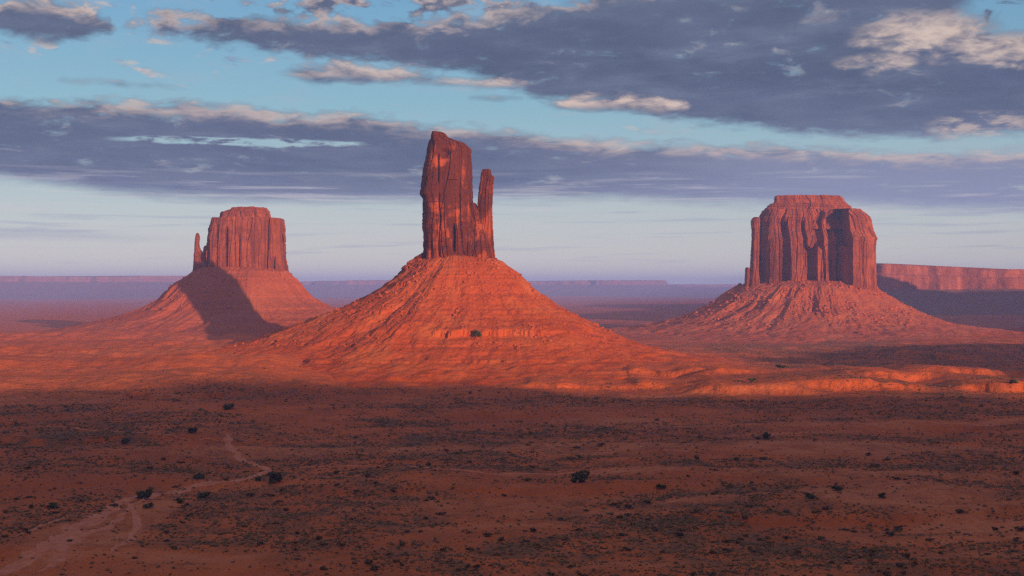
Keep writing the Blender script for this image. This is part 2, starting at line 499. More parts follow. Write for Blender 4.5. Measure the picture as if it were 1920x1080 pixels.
def img_to_ground(px, py, n=2500):
    """where the line of sight through a measured bearing meets the valley floor"""
    Y = np.linspace(330, 4200, n)
    z = H + (540.0 - py) / F * Y
    g = ground_h((px - 960.0) / F * Y, Y)
    k = np.argmax(z <= g)
    y = float(Y[k]) if (z <= g).any() else 4200.0
    x = (px - 960.0) / F * y
    return x, y, float(ground_h(np.array([x]), np.array([y]))[0])

def build_ground():
    a_in = np.radians(np.arange(-26, 26.001, 0.058))
    a_out = np.radians(np.arange(28.5, 332, 2.5))
    ang = np.concatenate([a_in, a_out])
    rs = list(np.linspace(20, 390, 30))
    r = 392.0
    while r < 2700: rs.append(r); r += min(4.0, max(1.1, r * r / 128000 * 0.7))
    while r < 28000: rs.append(r); r *= 1.018
    rs.append(28000.0)
    rs = np.array(rs)
    X = rs[:, None] * np.sin(ang)[None]; Y = rs[:, None] * np.cos(ang)[None]
    Z = ground_h(X, Y)
    co = np.stack([X, Y, Z], -1).reshape(-1, 3)
    co = np.vstack([co, [[0, 0, H - 4.0]]])
    q = grid_quads(len(rs), len(ang), True)
    q = q[:, ::-1]
    me = mesh_np("ground", co, q, GROUND)
    x, y = co[:, 0], co[:, 1]
    scr, snd, pal, lit_tint = ground_masks(x, y)
    for nm, val in (('scrub', scr), ('sand', snd), ('pale', pal), ('sunlit_tint', lit_tint)):
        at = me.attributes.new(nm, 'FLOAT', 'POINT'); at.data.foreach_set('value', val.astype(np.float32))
    return tag(link("ground", me), kind='structure')

def ell(x, y, cx, cy, rx, ry, wob=0.35, seed=0, rot=0.0):
    c, s = math.cos(rot), math.sin(rot)
    u = ((x - cx) * c + (y - cy) * s) / rx; v = (-(x - cx) * s + (y - cy) * c) / ry
    return 1 - sstep(0.55, 1.15, np.hypot(u, v) + wob * fbm2(x / 40.0, y / 40.0, 4, seed))

def gp(px, py):
    y = F * H / (py - 540.0); return (px - 960.0) / F * y, y

def patch(x, y, px0, px1, py0, py1, seed):
    xa, ya = gp((px0 + px1) / 2, py1); xb, yb = gp((px0 + px1) / 2, py0)
    cy = (ya + yb) / 2; cx = ((px0 + px1) / 2 - 960) / F * cy
    return ell(x, y, cx, cy, (px1 - px0) / 2 / F * cy, (yb - ya) / 2, 0.35, seed)

DENSE = [(-60, 370, 805, 850), (505, 760, 825, 862), (560, 740, 872, 905), (1180, 1960, 866, 898), (700, 1050, 800, 870), (620, 900, 780, 800), (960, 1200, 790, 860),
         (700, 1900, 980, 1075), (500, 900, 900, 1000), (1000, 1500, 915, 990), (-40, 250, 765, 795), (1290, 1960, 655, 716), (1230, 1500, 690, 716), (1500, 1960, 640, 700), (560, 1000, 720, 745), (40, 370, 622, 650)]  # patches on the right-hand flats thickened so the ground reads as shaded
SANDY = [(1330, 1820, 826, 866), (1450, 1960, 905, 965), (60, 250, 950, 1075), (1060, 1330, 880, 893), (930, 1010, 884, 897), (1200, 1400, 930, 950), (1700, 2000, 962, 1000), (200, 330, 925, 990)]
PALE = [(640, 1120, 666, 690), (1050, 1300, 668, 700), (950, 1120, 655, 672)]

def ground_masks(x, y):
    base = fbm2(x / 130.0, y / 75.0, 5, 71)
    band = fbm2(x / 420.0, y / 60.0, 4, 75)
    scr = sstep(-0.25, 0.35, base + 0.6 * band) * 0.75
    for i, d in enumerate(DENSE): scr = np.maximum(scr, patch(x, y, *d, 80 + i))
    snd = sstep(0.18, 0.5, fbm2(x / 200.0, y / 40.0, 4, 91)) * 0.6
    for i, d in enumerate(SANDY): snd = np.maximum(snd, patch(x, y, *d, 100 + i) * 0.8)
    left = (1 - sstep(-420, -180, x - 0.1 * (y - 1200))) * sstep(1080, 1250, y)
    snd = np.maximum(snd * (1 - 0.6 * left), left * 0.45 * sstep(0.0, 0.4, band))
    scr = scr * (1 - 0.85 * np.clip(snd * 1.2, 0, 1))
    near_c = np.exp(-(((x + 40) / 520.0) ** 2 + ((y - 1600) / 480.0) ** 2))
    scr = scr * (1 - 0.85 * sstep(0.35, 0.7, near_c)) * (1 - 0.55 * sstep(-420, -700, x - 0.25 * (y - 1100)))
    scr = scr * (1 - 0.6 * sstep(1100, 1400, y) * (1 - sstep(-100, 200, x)))
    pal = np.zeros_like(x)
    for i, d in enumerate(PALE): pal = np.maximum(pal, patch(x, y, *d, 120 + i))
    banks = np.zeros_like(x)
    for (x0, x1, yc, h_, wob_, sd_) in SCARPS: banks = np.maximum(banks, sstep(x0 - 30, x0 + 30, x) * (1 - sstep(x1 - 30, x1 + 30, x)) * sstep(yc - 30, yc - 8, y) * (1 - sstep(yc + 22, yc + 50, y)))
    lit_tint = np.maximum(np.maximum(left * (0.65 + 0.35 * sstep(-0.3, 0.2, base)), sstep(0.38, 0.62, near_c) * sstep(1080, 1200, y)), banks)  # sunlight put into the ground colour: left flats, apron and bank fronts brightened
    scr = np.maximum(scr * (1 - 0.6 * lit_tint), sstep(230, 330, x) * sstep(1330, 1420, y) * (1 - sstep(2150, 2350, y)) * (0.75 + 0.25 * sstep(-0.2, 0.2, base)))  # scrub cover raised on the right flats to darken them like shade
    return np.clip(scr, 0, 1), np.clip(snd, 0, 1), pal * 0.8, np.clip(lit_tint, 0, 1)

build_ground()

# ------------------------------------------------------------------ cliffs
def resample_ring(pts, n, dense=None):
    """closed outline -> n points, evenly by arc length"""
    p = np.vstack([pts, pts[:1]])
    s = np.concatenate([[0], np.cumsum(np.hypot(*np.diff(p, axis=0).T))])
    t = np.linspace(0, s[-1], n, endpoint=False)
    return np.stack([np.interp(t, s, p[:, 0]), np.interp(t, s, p[:, 1])], -1), t, s[-1]

def columns(s, per, z, w, seed, hz):
    """joint-bounded rock columns: every column stands out by its own amount, with a crack at its edges; columns break off at their own heights"""
    n = max(3, int(round(per / w)))
    u = s / per * n + 0.9 * fbm2(s / (w * 4.0), z * 0, 2, seed + 6) + 0.5 * fbm2(s / (w * 1.3), z / (hz * 2.5), 2, seed)
    k = np.floor(u); f = u - k
    lev = np.floor(z / hz + vn2(k, k * 0, seed + 3) * 3.0)
    kk = np.mod(k, n)
    d = _hash(kk, lev * 0, k * 0, seed + 1) * 0.65 + _hash(kk, lev, k * 0, seed + 2) * 0.35
    edge = np.minimum(f, 1 - f)
    return d, edge

def cliff(zs, xl, xr, yf, yb, nth, nz, p=3.2, seed=1, w1=9.0, a1=3.0, w2=26.0, a2=5.0, nz_amp=1.6, hz=38.0, recess=None, top_noise=2.0, strat=0.55, crack=1.5, calm=None):
    """a rock tower: left/right and front/back reach per level (local metres), superelliptic plan, broken into columns"""
    zs = np.array(zs, float); o = np.argsort(zs); zs = zs[o]
    A = lambda v: np.array(v, float)[o]
    xl, xr, yf, yb = A(xl), A(xr), A(yf), A(yb)
    z = np.linspace(zs[0], zs[-1], nz)
    L, Rr, Fr, Bk = (np.interp(z, zs, v)[:, None] for v in (xl, xr, yf, yb))
    th0 = np.linspace(0, 2 * np.pi, 4001)
    am, bm = float(np.median((Rr - L) / 2)), float(np.median((Bk - Fr) / 2))
    sx = np.sign(np.cos(th0)) * np.abs(np.cos(th0)) ** (2 / p); sy = np.sign(np.sin(th0)) * np.abs(np.sin(th0)) ** (2 / p)
    s = np.concatenate([[0], np.cumsum(np.hypot(np.diff(sx * am), np.diff(sy * bm)))])
    per = s[-1]
    st = np.linspace(0, per, nth, endpoint=False)
    ux_, uy_ = np.interp(st, s, sx)[None], np.interp(st, s, sy)[None]
    cx, cyy = (L + Rr) / 2, (Fr + Bk) / 2
    a, b = (Rr - L) / 2, (Bk - Fr) / 2
    X = cx + a * ux_; Y = cyy + b * uy_
    nx, ny = np.sign(ux_) * np.abs(ux_) ** (p - 1) / am, np.sign(uy_) * np.abs(uy_) ** (p - 1) / bm
    nl = np.hypot(nx, ny); nx, ny = nx / nl, ny / nl
    S = np.broadcast_to(st[None], X.shape); Z = np.broadcast_to(z[:, None], X.shape).copy()
    d1, e1 = columns(S, per, Z, w1, seed, hz * 0.6)
    d2, e2 = columns(S, per, Z, w2, seed + 20, hz)
    d1, d2 = sstep(0.15, 0.85, d1), sstep(0.2, 0.8, d2)
    q1 = 1.0 if calm is None else 1 - 0.7 * sstep(calm[0], calm[1], Z)      # massive rock above, jointed below
    d = q1 * a1 * (d1 - 0.6) + a2 * (d2 - 0.65)
    d = d - q1 * crack * (1 - sstep(0.0, 0.10, e1)) - crack * 1.6 * (1 - sstep(0.0, 0.05, e2))
    d = d + nz_amp * fbm3(X / 14.0, Y / 14.0, Z / 24.0, 5, seed + 40)
    d = d + strat * (vn2(Z / 2.2 + 0.5 * fbm2(S / 30.0, Z / 20.0, 2, seed), Z * 0, seed + 50) - 0.5) * 2
    fade = sstep(0.0, 0.06, (z - zs[0]) / (zs[-1] - zs[0]))[:, None]
    small = np.minimum(1.0, np.minimum(a, b) / 14.0)
    d = d * small
    X = X + nx * d; Y = Y + ny * d
    if recess is not None:
        Y = np.where(Y < cyy, np.minimum(Y + recess(X, Z) , cyy + b * 0.6), Y)
    # lid
    mcx, mcy = X[-1].mean(), Y[-1].mean()
    rows = []
    for t in np.linspace(0, 1, 14)[1:]:
        xx = X[-1] + (mcx - X[-1]) * t; yy = Y[-1] + (mcy - Y[-1]) * t
        rows.append(np.stack([xx, yy, Z[-1] + top_noise * fbm2(xx / 9.0, yy / 9.0, 4, seed + 60) * min(1, t * 3)], -1))
    # ragged rim
    Z[-3:] += (top_noise * 0.6 * fbm2(X[-3:] / 7.0, Y[-3:] / 7.0, 3, seed + 61)) * np.array([0.3, 0.7, 1.0])[:, None]
    g = np.concatenate([np.stack([X, Y, Z], -1), np.array(rows)], 0)
    return g.reshape(-1, 3), grid_quads(g.shape[0], nth, True)

def skirt(zl, Rr, Rl, Rf, Rb, nth, nr, seed, gully=6.0, ledges=(), rough=1.2, hum=1.6):
    """scree apron: reach to the right, left, front and back for each height; gullies, rock ledges, rubble"""
    zl = np.array(zl, float)
    t = np.linspace(0, 1, nr)
    tz = np.linspace(0, 1, len(zl))
    th = np.linspace(0, 2 * np.pi, nth, endpoint=False)
    c, s = np.cos(th)[None], np.sin(th)[None]
    I = lambda v: np.interp(t, tz, np.array(v, float))[:, None]
    z = I(zl)
    rx = np.where(c > 0, I(Rr), I(Rl)); ry = np.where(s > 0, I(Rb), I(Rf))
    rad = 1.0 / np.sqrt((c / rx) ** 2 + (s / ry) ** 2)
    rad = rad * (1 + 0.05 * fbm2(np.cos(th)[None] * 7 + rad / 120.0, np.sin(th)[None] * 7 + 0 * rad, 4, seed + 1) + 0.08 * fbm2(np.cos(th)[None] * 2 + t[:, None], np.sin(th)[None] * 2 + 0 * t[:, None], 3, seed + 2))
    X, Y = rad * c, rad * s
    Z = np.broadcast_to(z, X.shape).copy()
    env = sstep(0.03, 0.25, t)[:, None] * (1 - sstep(0.55, 1.0, t))[:, None]
    wob = 0.22 * fbm2(X / 60.0, Y / 60.0, 3, seed + 9)
    g = np.abs(fbm3((c + 0 * wob) * 5.5 + wob, s * 5.5 + wob, rad / 200.0, 5, seed + 4, 0.6)) * (0.35 + 1.1 * sstep(-0.3, 0.4, fbm2(X / 90.0, Y / 90.0, 3, seed + 14)))
    Z = Z + gully * env * (0.25 - g) * 2.0
    Z = Z + rough * (0.4 + env) * fbm2(X / 16.0, Y / 16.0, 6, seed + 7, 0.68)
    Z = Z + hum * sstep(0.5, 0.85, t)[:, None] * (np.abs(fbm2(X / 46.0 + 9, Y / 30.0, 3, seed + 17)) * 3.0 - 0.8 + 0.5 * fbm2(X / 12.0, Y / 9.0, 2, seed + 18))
    for (zc, w, pw, a0, a1, k) in ledges:
        zz = zc + 0.30 * w * fbm2(th[None] * 26 + 0 * Z, rad / 90.0, 4, seed + k) + 0.12 * w * fbm2(th[None] * 150 + 0 * Z, rad / 60.0, 2, seed + k + 5)
        ad = np.degrees(th)[None]
        msk = sstep(a0 - 8, a0 + 8, ad) * (1 - sstep(a1 - 8, a1 + 8, ad)) * (0.28 + 0.72 * sstep(-0.15, 0.25, fbm2(th[None] * 9 + 0 * Z, 0 * Z, 3, seed + k + 11)))
        u = np.clip((Z - zz) / w, -1, 1)
        Zn = zz + w * np.sign(u) * np.abs(u) ** pw
        Z = np.where(np.abs(Z - zz) < w, Z * (1 - msk) + Zn * msk, Z)
    G = np.stack([X, Y, Z], -1)
    return G

def skirt_mesh(name, G, mat, parent):
    nr, nth = G.shape[:2]
    # rows run from the top outwards
    q = grid_quads(nr, nth, True)[:, ::-1]
    return link(name, mesh_np(name, G.reshape(-1, 3), q, mat), parent)

def prof(Y, rows, x0):
    """measured silhouette rows (height, left, right) -> metres local to the axis at x0"""
    zs = [PZ(r[0], Y) for r in rows]
    return zs, [PX(r[1], Y) - x0 for r in rows], [PX(r[2], Y) - x0 for r in rows]

def rows_zoom(rows, x0, y0, k):
    return [(y0 + r[0] * k, x0 + r[1] * k, x0 + r[2] * k) for r in rows]

# --- middle butte: a tall slab with a thin spire on its right shoulder
YC = 1600.0; XC = PX(858, YC)
butte = thing("sandstone_butte", (XC, YC + 8.0, 0), "tall narrow dark red butte with a thin spire at its right shoulder, in the middle", "butte")
rw = rows_zoom([(72, 328, 404), (78, 325, 428), (90, 321, 440), (108, 317, 447), (113, 314, 478), (132, 302, 518), (137, 299, 556), (150, 296, 572), (166, 292, 584), (174, 290, 598), (186, 288, 602), (215, 284, 602), (240, 276, 606), (300, 264, 611), (400, 251, 614), (470, 243, 616),
                (495, 239, 617), (515, 250, 617), (530, 258, 618), (640, 258, 622), (740, 252, 628), (765, 262, 630), (860, 266, 634), (920, 272, 640), (1040, 268, 650), (1200, 255, 650)], 720, 230, .2686)
zs, xl, xr = prof(YC, rw, XC)
fd = np.interp(zs, [100, 140, 200, 250, 292], [-48, -40, -37, -34, -27]); bd = np.interp(zs, [100, 250, 292], [60, 50, 26])
def slot(X, Z):
    m1 = np.exp(-((X - (PX(853, YC) - XC)) / 1.5) ** 2) * sstep(142, 150, Z) * (1 - sstep(172, 182, Z)) * 10
    m2 = np.exp(-((X - (PX(826, YC) - XC + 0.8 * np.sin(Z / 9.0))) / 1.3) ** 2) * sstep(125, 140, Z) * (1 - sstep(205, 222, Z)) * 5
    m3 = np.exp(-(((X - (PX(836, YC) - XC)) / 6.5) ** 2 + ((Z - 266) / 6.0) ** 2)) * 7
    m4 = np.exp(-((X - (PX(812, YC) - XC)) / 1.0) ** 2) * sstep(118, 124, Z) * (1 - sstep(150, 165, Z)) * 4
    m5 = np.exp(-((X - (PX(824, YC) - XC)) / 1.0) ** 2) * sstep(225, 235, Z) * (1 - sstep(262, 270, Z)) * 4
    return m1 + m2 + m3 + m4 + m5
co, q = cliff(zs, xl, xr, fd, bd, 620, 300, 3.0, 5, 8.0, 2.0, 22.0, 3.0, 1.5, 36.0, recess=slot, top_noise=2.0, calm=(185.0, 215.0), strat=0.4)
link("tower", mesh_np("tower", co, q, ROCK_C, False), butte)
rw = rows_zoom([(322, 688, 738), (330, 679, 745), (350, 674, 746), (362, 671, 750), (376, 669, 771), (400, 667, 768), (440, 661, 764), (500, 655, 759), (560, 651, 757), (610, 649, 757), (700, 648, 758), (800, 645, 761), (900, 640, 768), (935, 630, 777), (980, 625, 780), (1100, 620, 790), (1200, 620, 795)], 720, 230, .2686)
zs, xl, xr = prof(YC, rw, XC)
co, q = cliff(zs, xl, xr, np.interp(zs, [100, 150, 247], [-30, -20, -7]), np.interp(zs, [100, 150, 247], [30, 18, 9]), 220, 220, 2.6, 15, 6.0, 1.3, 14.0, 1.6, 1.1, 22.0, top_noise=1.2)
link("spire", mesh_np("spire", co, q, ROCK_C, False), butte)
rw = rows_zoom([(560, 600, 640), (585, 590, 652), (620, 580, 676), (640, 570, 690), (700, 560, 730), (800, 540, 755), (900, 520, 765), (960, 500, 772), (1100, 480, 780), (1200, 480, 785)], 720, 230, .2686)
zs, xl, xr = prof(YC, rw, XC)
co, q = cliff(zs, xl, xr, np.interp(zs, [100, 140, 207], [-46, -36, -10]), np.interp(zs, [100, 150, 207], [40, 28, 10]), 320, 200, 2.8, 25, 7.0, 1.8, 18.0, 2.4, 1.4, 30.0, top_noise=1.2)
link("saddle", mesh_np("saddle", co, q, ROCK_C, False), butte)
rw = rows_zoom([(915, 252, 300), (930, 226, 318), (952, 192, 330), (975, 160, 345), (1020, 112, 365), (1080, 70, 400), (1200, 30, 430)], 720, 230, .2686)
zs, xl, xr = prof(YC, rw, XC)
co, q = cliff(zs, xl, xr, np.interp(zs, [100, 150], [-34, -16]), np.interp(zs, [100, 150], [40, 20]), 260, 120, 2.6, 35, 7.0, 2.2, 16.0, 3.0, 2.4, 14.0, top_noise=2.4, strat=1.6)
link("ledge", mesh_np("ledge", co, q, ROCK_C, False), butte)
GC = skirt([146, 140, 132, 117, 108, 92, 73, 57, 48, 36, 25, 14, 4, -12],
           [0.5, 38, 58, 78, 88, 106, 134, 166, 184, 212, 246, 300, 390, 560],
           [0.5, 38, 52, 72, 84, 108, 146, 190, 216, 250, 300, 370, 470, 640],
           [0.5, 40, 56, 78, 90, 112, 146, 182, 200, 226, 262, 310, 380, 500],
           [0.5, 50, 70, 90, 100, 120, 150, 185, 205, 235, 270, 320, 400, 560], 1500, 420, 31, 2.6,
           ledges=[(50, 7.5, 0.30, 262, 345, 1), (72, 3.5, 0.4, 180, 359, 2), (128, 4.0, 0.35, 185, 275, 3), (104, 5.0, 0.35, 150, 235, 4), (37, 2.5, 0.45, 200, 300, 6), (22, 2.5, 0.45, 180, 350, 7), (88, 2.0, 0.5, 190, 350, 8), (114, 2.5, .45, 200, 350, 9)], rough=2.5)
skirt_mesh("talus_slope", GC, SOIL_C, butte)

# --- left butte
YL = 2450.0; XL = PX(458, YL)
butte_l = thing("sandstone_butte", (XL, YL + 10.0, 0), "rose-red butte with a thin rock finger at its left and shadow over its foot", "butte")
k3 = .2593
rw = rows_zoom([(150, 606, 1100), (158, 600, 1106), (200, 590, 1110), (300, 576, 1114), (330, 573, 1116), (420, 564, 1121), (480, 562, 1127), (520, 558, 1133), (600, 550, 1145), (720, 540, 1160)], 240, 370, k3)
zs, xl, xr = prof(YL, rw, XL)
w_l = max(xr) - min(xl)
def rec_l(X, Z):
    g = lambda px, w, d, z0, z1: d * np.exp(-((X - (PX(px, YL) - XL)) / w) ** 4) * sstep(z0 - 6, z0 + 6, Z) * (1 - sstep(z1 - 10, z1 + 6, Z))
    r = g(434, 3.0, 8, 90, 215) + g(457, 3.5, 7, 90, 200) + g(397, 4, 9, 90, 190) + g(414, 4, 5, 90, 225) + g(519, 2.2, 9, 90, 160) + g(506, 3, 10, 90, 232)
    r = r + 9 * sstep(-2, 2, X - (PX(507, YL) - XL)) * (0.5 + 0.5 * sstep(150, 215, Z))
    return r
co, q = cliff(zs, xl, xr, np.interp(zs, [80, 235], [-66, -54]), np.interp(zs, [80, 235], [70, 58]), 760, 220, 3.4, 65, 11.0, 2.2, 32.0, 3.6, 1.6, 45.0, recess=rec_l, top_noise=1.4)
link("tower", mesh_np("tower", co, q, ROCK_L, False), butte_l)
rw = rows_zoom([(74, 745, 982), (84, 738, 992), (100, 700, 1000), (106, 668, 1004), (125, 664, 1008), (152, 658, 1018), (190, 650, 1030)], 240, 370, k3)
zs, xl, xr = prof(YL, rw, XL)
co, q = cliff(zs, xl, xr, np.interp(zs, [220, 253], [-50, -36]), np.interp(zs, [220, 253], [48, 36]), 420, 60, 3.0, 75, 7.0, 2.4, 22.0, 3.0, 1.6, 12.0, top_noise=2.2, strat=1.2)
link("caprock", mesh_np("caprock", co, q, ROCK_L, False), butte_l)
rw = rows_zoom([(256, 488, 498), (264, 483, 505), (285, 478, 512), (305, 477, 510), (322, 475, 507), (350, 474, 509), (375, 473, 515), (392, 472, 528), (398, 471, 545), (450, 469, 580), (500, 466, 600), (600, 455, 620), (700, 440, 640)], 240, 370, k3)
zs, xl, xr = prof(YL, rw, XL)
co, q = cliff(zs, xl, xr, np.interp(zs, [80, 138, 215], [-26, -12, -4]), np.interp(zs, [80, 138, 215], [26, 12, 4]), 200, 170, 2.4, 85, 6.0, 1.3, 14.0, 1.6, 1.0, 24.0, top_noise=0.8)
link("spire", mesh_np("spire", co, q, ROCK_L, False), butte_l)
rw = rows_zoom([(350, 552, 580), (362, 545, 590), (400, 538, 600), (500, 525, 620), (700, 510, 640)], 240, 370, k3)
zs, xl, xr = prof(YL, rw, XL)
co, q = cliff(zs, xl, xr, np.interp(zs, [80, 190], [-30, -14]), np.interp(zs, [80, 190], [30, 14]), 160, 110, 2.6, 95, 6.0, 1.3, 14.0, 1.6, 1.0, 24.0, top_noise=0.8)
link("buttress", mesh_np("buttress", co, q, ROCK_L, False), butte_l)
GL = skirt([146, 140, 131, 118, 108, 92, 80, 70, 60, 44, 28, 14, 4, -12],
           [0.5, 60, 82, 92, 104, 114, 126, 142, 166, 216, 290, 380, 520, 760],
           [0.5, 80, 100, 116, 132, 146, 154, 168, 186, 232, 300, 400, 560, 820],
           [0.5, 62, 84, 104, 118, 140, 156, 172, 188, 222, 270, 330, 420, 620],
           [0.5, 70, 90, 110, 124, 146, 160, 180, 198, 236, 290, 360, 460, 640], 1000, 300, 131, 5.0,
           ledges=[(99, 6, 0.35, 150, 215, 1), (62, 3.5, 0.4, 200, 340, 2), (84, 3, 0.5, 180, 350, 3), (118, 4, 0.45, 200, 340, 4), (40, 3, .45, 180, 340, 5)], rough=1.3)
skirt_mesh("talus_slope", GL, SOIL_L, butte_l)

# --- right butte: broad, fluted, stepped cap
YR = 2743.0; XR = PX(1525, YR)
butte_r = thing("sandstone_butte", (XR, YR + 38.0, 0), "broad fluted orange butte with a stepped flat cap and deep shadowed clefts, at the right", "butte")
k2 = .2962
zx = lambda v: PX(1240 + v * k2, YR) - XR
zy = lambda v: PZ(340 + v * k2, YR)
rw = rows_zoom([(176, 672, 1268), (200, 662, 1296), (222, 652, 1326), (245, 642, 1336), (300, 634, 1346), (370, 630, 1360), (400, 628, 1355), (480, 622, 1352), (600, 618, 1350), (680, 612, 1354), (760, 600, 1362), (860, 590, 1370)], 1240, 340, k2)
zs, xl, xr = prof(YR, rw, XR)
XS = [560, 618, 622, 652, 660, 715, 722, 752, 756, 790, 796, 848, 852, 878, 882, 897, 903, 948, 954, 1008, 1014, 1018, 1042, 1050, 1078, 1086, 1096, 1104, 1156, 1164, 1200, 1400]
DU = [46, 46, 58, 58, 30, 28, 38, 36, 60, 58, 32, 30, 38, 36, 54, 52, 34, 32, 62, 62, 60, 44, 46, 72, 74, 60, 60, 76, 74, 4, 0, 0]
DLo = [46, 46, 58, 58, 28, 26, 38, 34, 58, 56, 28, 26, 34, 32, 48, 48, 60, 60, 60, 34, 34, 60, 40, 42, 70, 72, 56, 56, 74, 4, 0, 0]
XSl = [560, 618, 622, 652, 660, 715, 722, 752, 756, 790, 796, 848, 852, 878, 882, 897, 903, 955, 962, 968, 1000, 1006, 1018, 1040, 1052, 1078, 1086, 1096, 1104, 1162, 1200, 1400]
def rec_r(X, Z):
    Xw = X + 2.2 * fbm2(X / 18.0, Z / 34.0, 3, 77) 
    up = np.interp(Xw, [zx(v) for v in XS], DU); lo = np.interp(Xw, [zx(v) for v in XSl], DLo)
    br = zy(412) + 10 * fbm2(X / 14.0, X * 0, 2, 79)
    t = sstep(-3, 3, Z - br)
    r = lo * (1 - t) + up * t
    # clefts die out under the cap
    topz = np.interp(X, [zx(600), zx(700), zx(800), zx(880), zx(1000), zx(1090), zx(1180)], [zy(232), zy(236), zy(250), zy(235), zy(222), zy(168), zy(158)])
    die = sstep(0, 26, topz + 9 + 12 * fbm2(X / 13.0, Z / 40.0, 3, 78) - Z)
    base = np.interp(X, [zx(560), zx(1150), zx(1170), zx(1400)], [22, 30, 8, 0])
    return base + (r - base) * die
co, q = cliff(zs, xl, xr, np.interp(zs, [40, 100, 205, 232], [-118, -112, -104, -80]), np.interp(zs, [40, 232], [90, 74]), 1500, 240, 3.6, 105, 12.0, 2.6, 34.0, 3.0, 2.0, 60.0, recess=rec_r, top_noise=1.5)
link("tower", mesh_np("tower", co, q, ROCK_R, False), butte_r)
rw = rows_zoom([(80, 756, 1168), (90, 750, 1184), (112, 747, 1202), (128, 742, 1218), (134, 722, 1226), (150, 702, 1250), (165, 690, 1246), (178, 674, 1266), (215, 662, 1322), (300, 650, 1330)], 1240, 340, k2)
zs, xl, xr = prof(YR, rw, XR)
co, q = cliff(zs, xl, xr, np.interp(zs, [190, 205, 228, 243, 262, 300], [-58, -44, -30, -20, -8, -6]), np.interp(zs, [220, 300], [74, 40]), 760, 110, 3.0, 115, 8.0, 1.2, 24.0, 3.0, 4.2, 14.0, top_noise=2.6, strat=2.0, crack=0.5)
link("caprock", mesh_np("caprock", co, q, ROCK_R, False), butte_r)
for rws, f, sd in (([(230, 580, 612), (236, 572, 618), (252, 563, 620), (285, 565, 618), (310, 570, 614), (420, 566, 612), (520, 560, 610), (600, 555, 614), (700, 545, 622), (800, 540, 630)], (-62, -34), 145),
                   ([(546, 534, 552), (556, 530, 556), (620, 528, 560), (720, 522, 570), (800, 518, 580)], (-52, -30), 155)):
    zs, xl, xr = prof(YR, rows_zoom(rws, 1240, 340, k2), XR)
    co, q = cliff(zs, xl, xr, [f[0]] * len(zs), [f[1]] * len(zs), 200, 160, 2.8, sd, 7.0, 1.6, 16.0, 2.0, 1.3, 30.0, top_noise=1.2)
    link("pillar", mesh_np("pillar", co, q, ROCK_R, False), butte_r)
GR = skirt([120, 114, 103, 94, 80, 68, 54, 44, 34, 24, 16, 8, 2, -12],
           [0.5, 80, 132, 144, 166, 186, 214, 236, 262, 300, 350, 430, 520, 760],
           [0.5, 100, 150, 164, 188, 206, 232, 254, 280, 318, 360, 430, 520, 720],
           [0.5, 90, 122, 138, 160, 178, 204, 226, 252, 290, 330, 390, 460, 620],
           [0.5, 90, 122, 138, 160, 178, 204, 226, 252, 290, 330, 390, 460, 620], 1500, 360, 231, 8.0,
           ledges=[(28, 3, .45, 180, 350, 2), (60, 3, .5, 180, 350, 3), (90, 3, .5, 180, 350, 4)], rough=2.0)
skirt_mesh("talus_slope", GR, SOIL_R, butte_r)

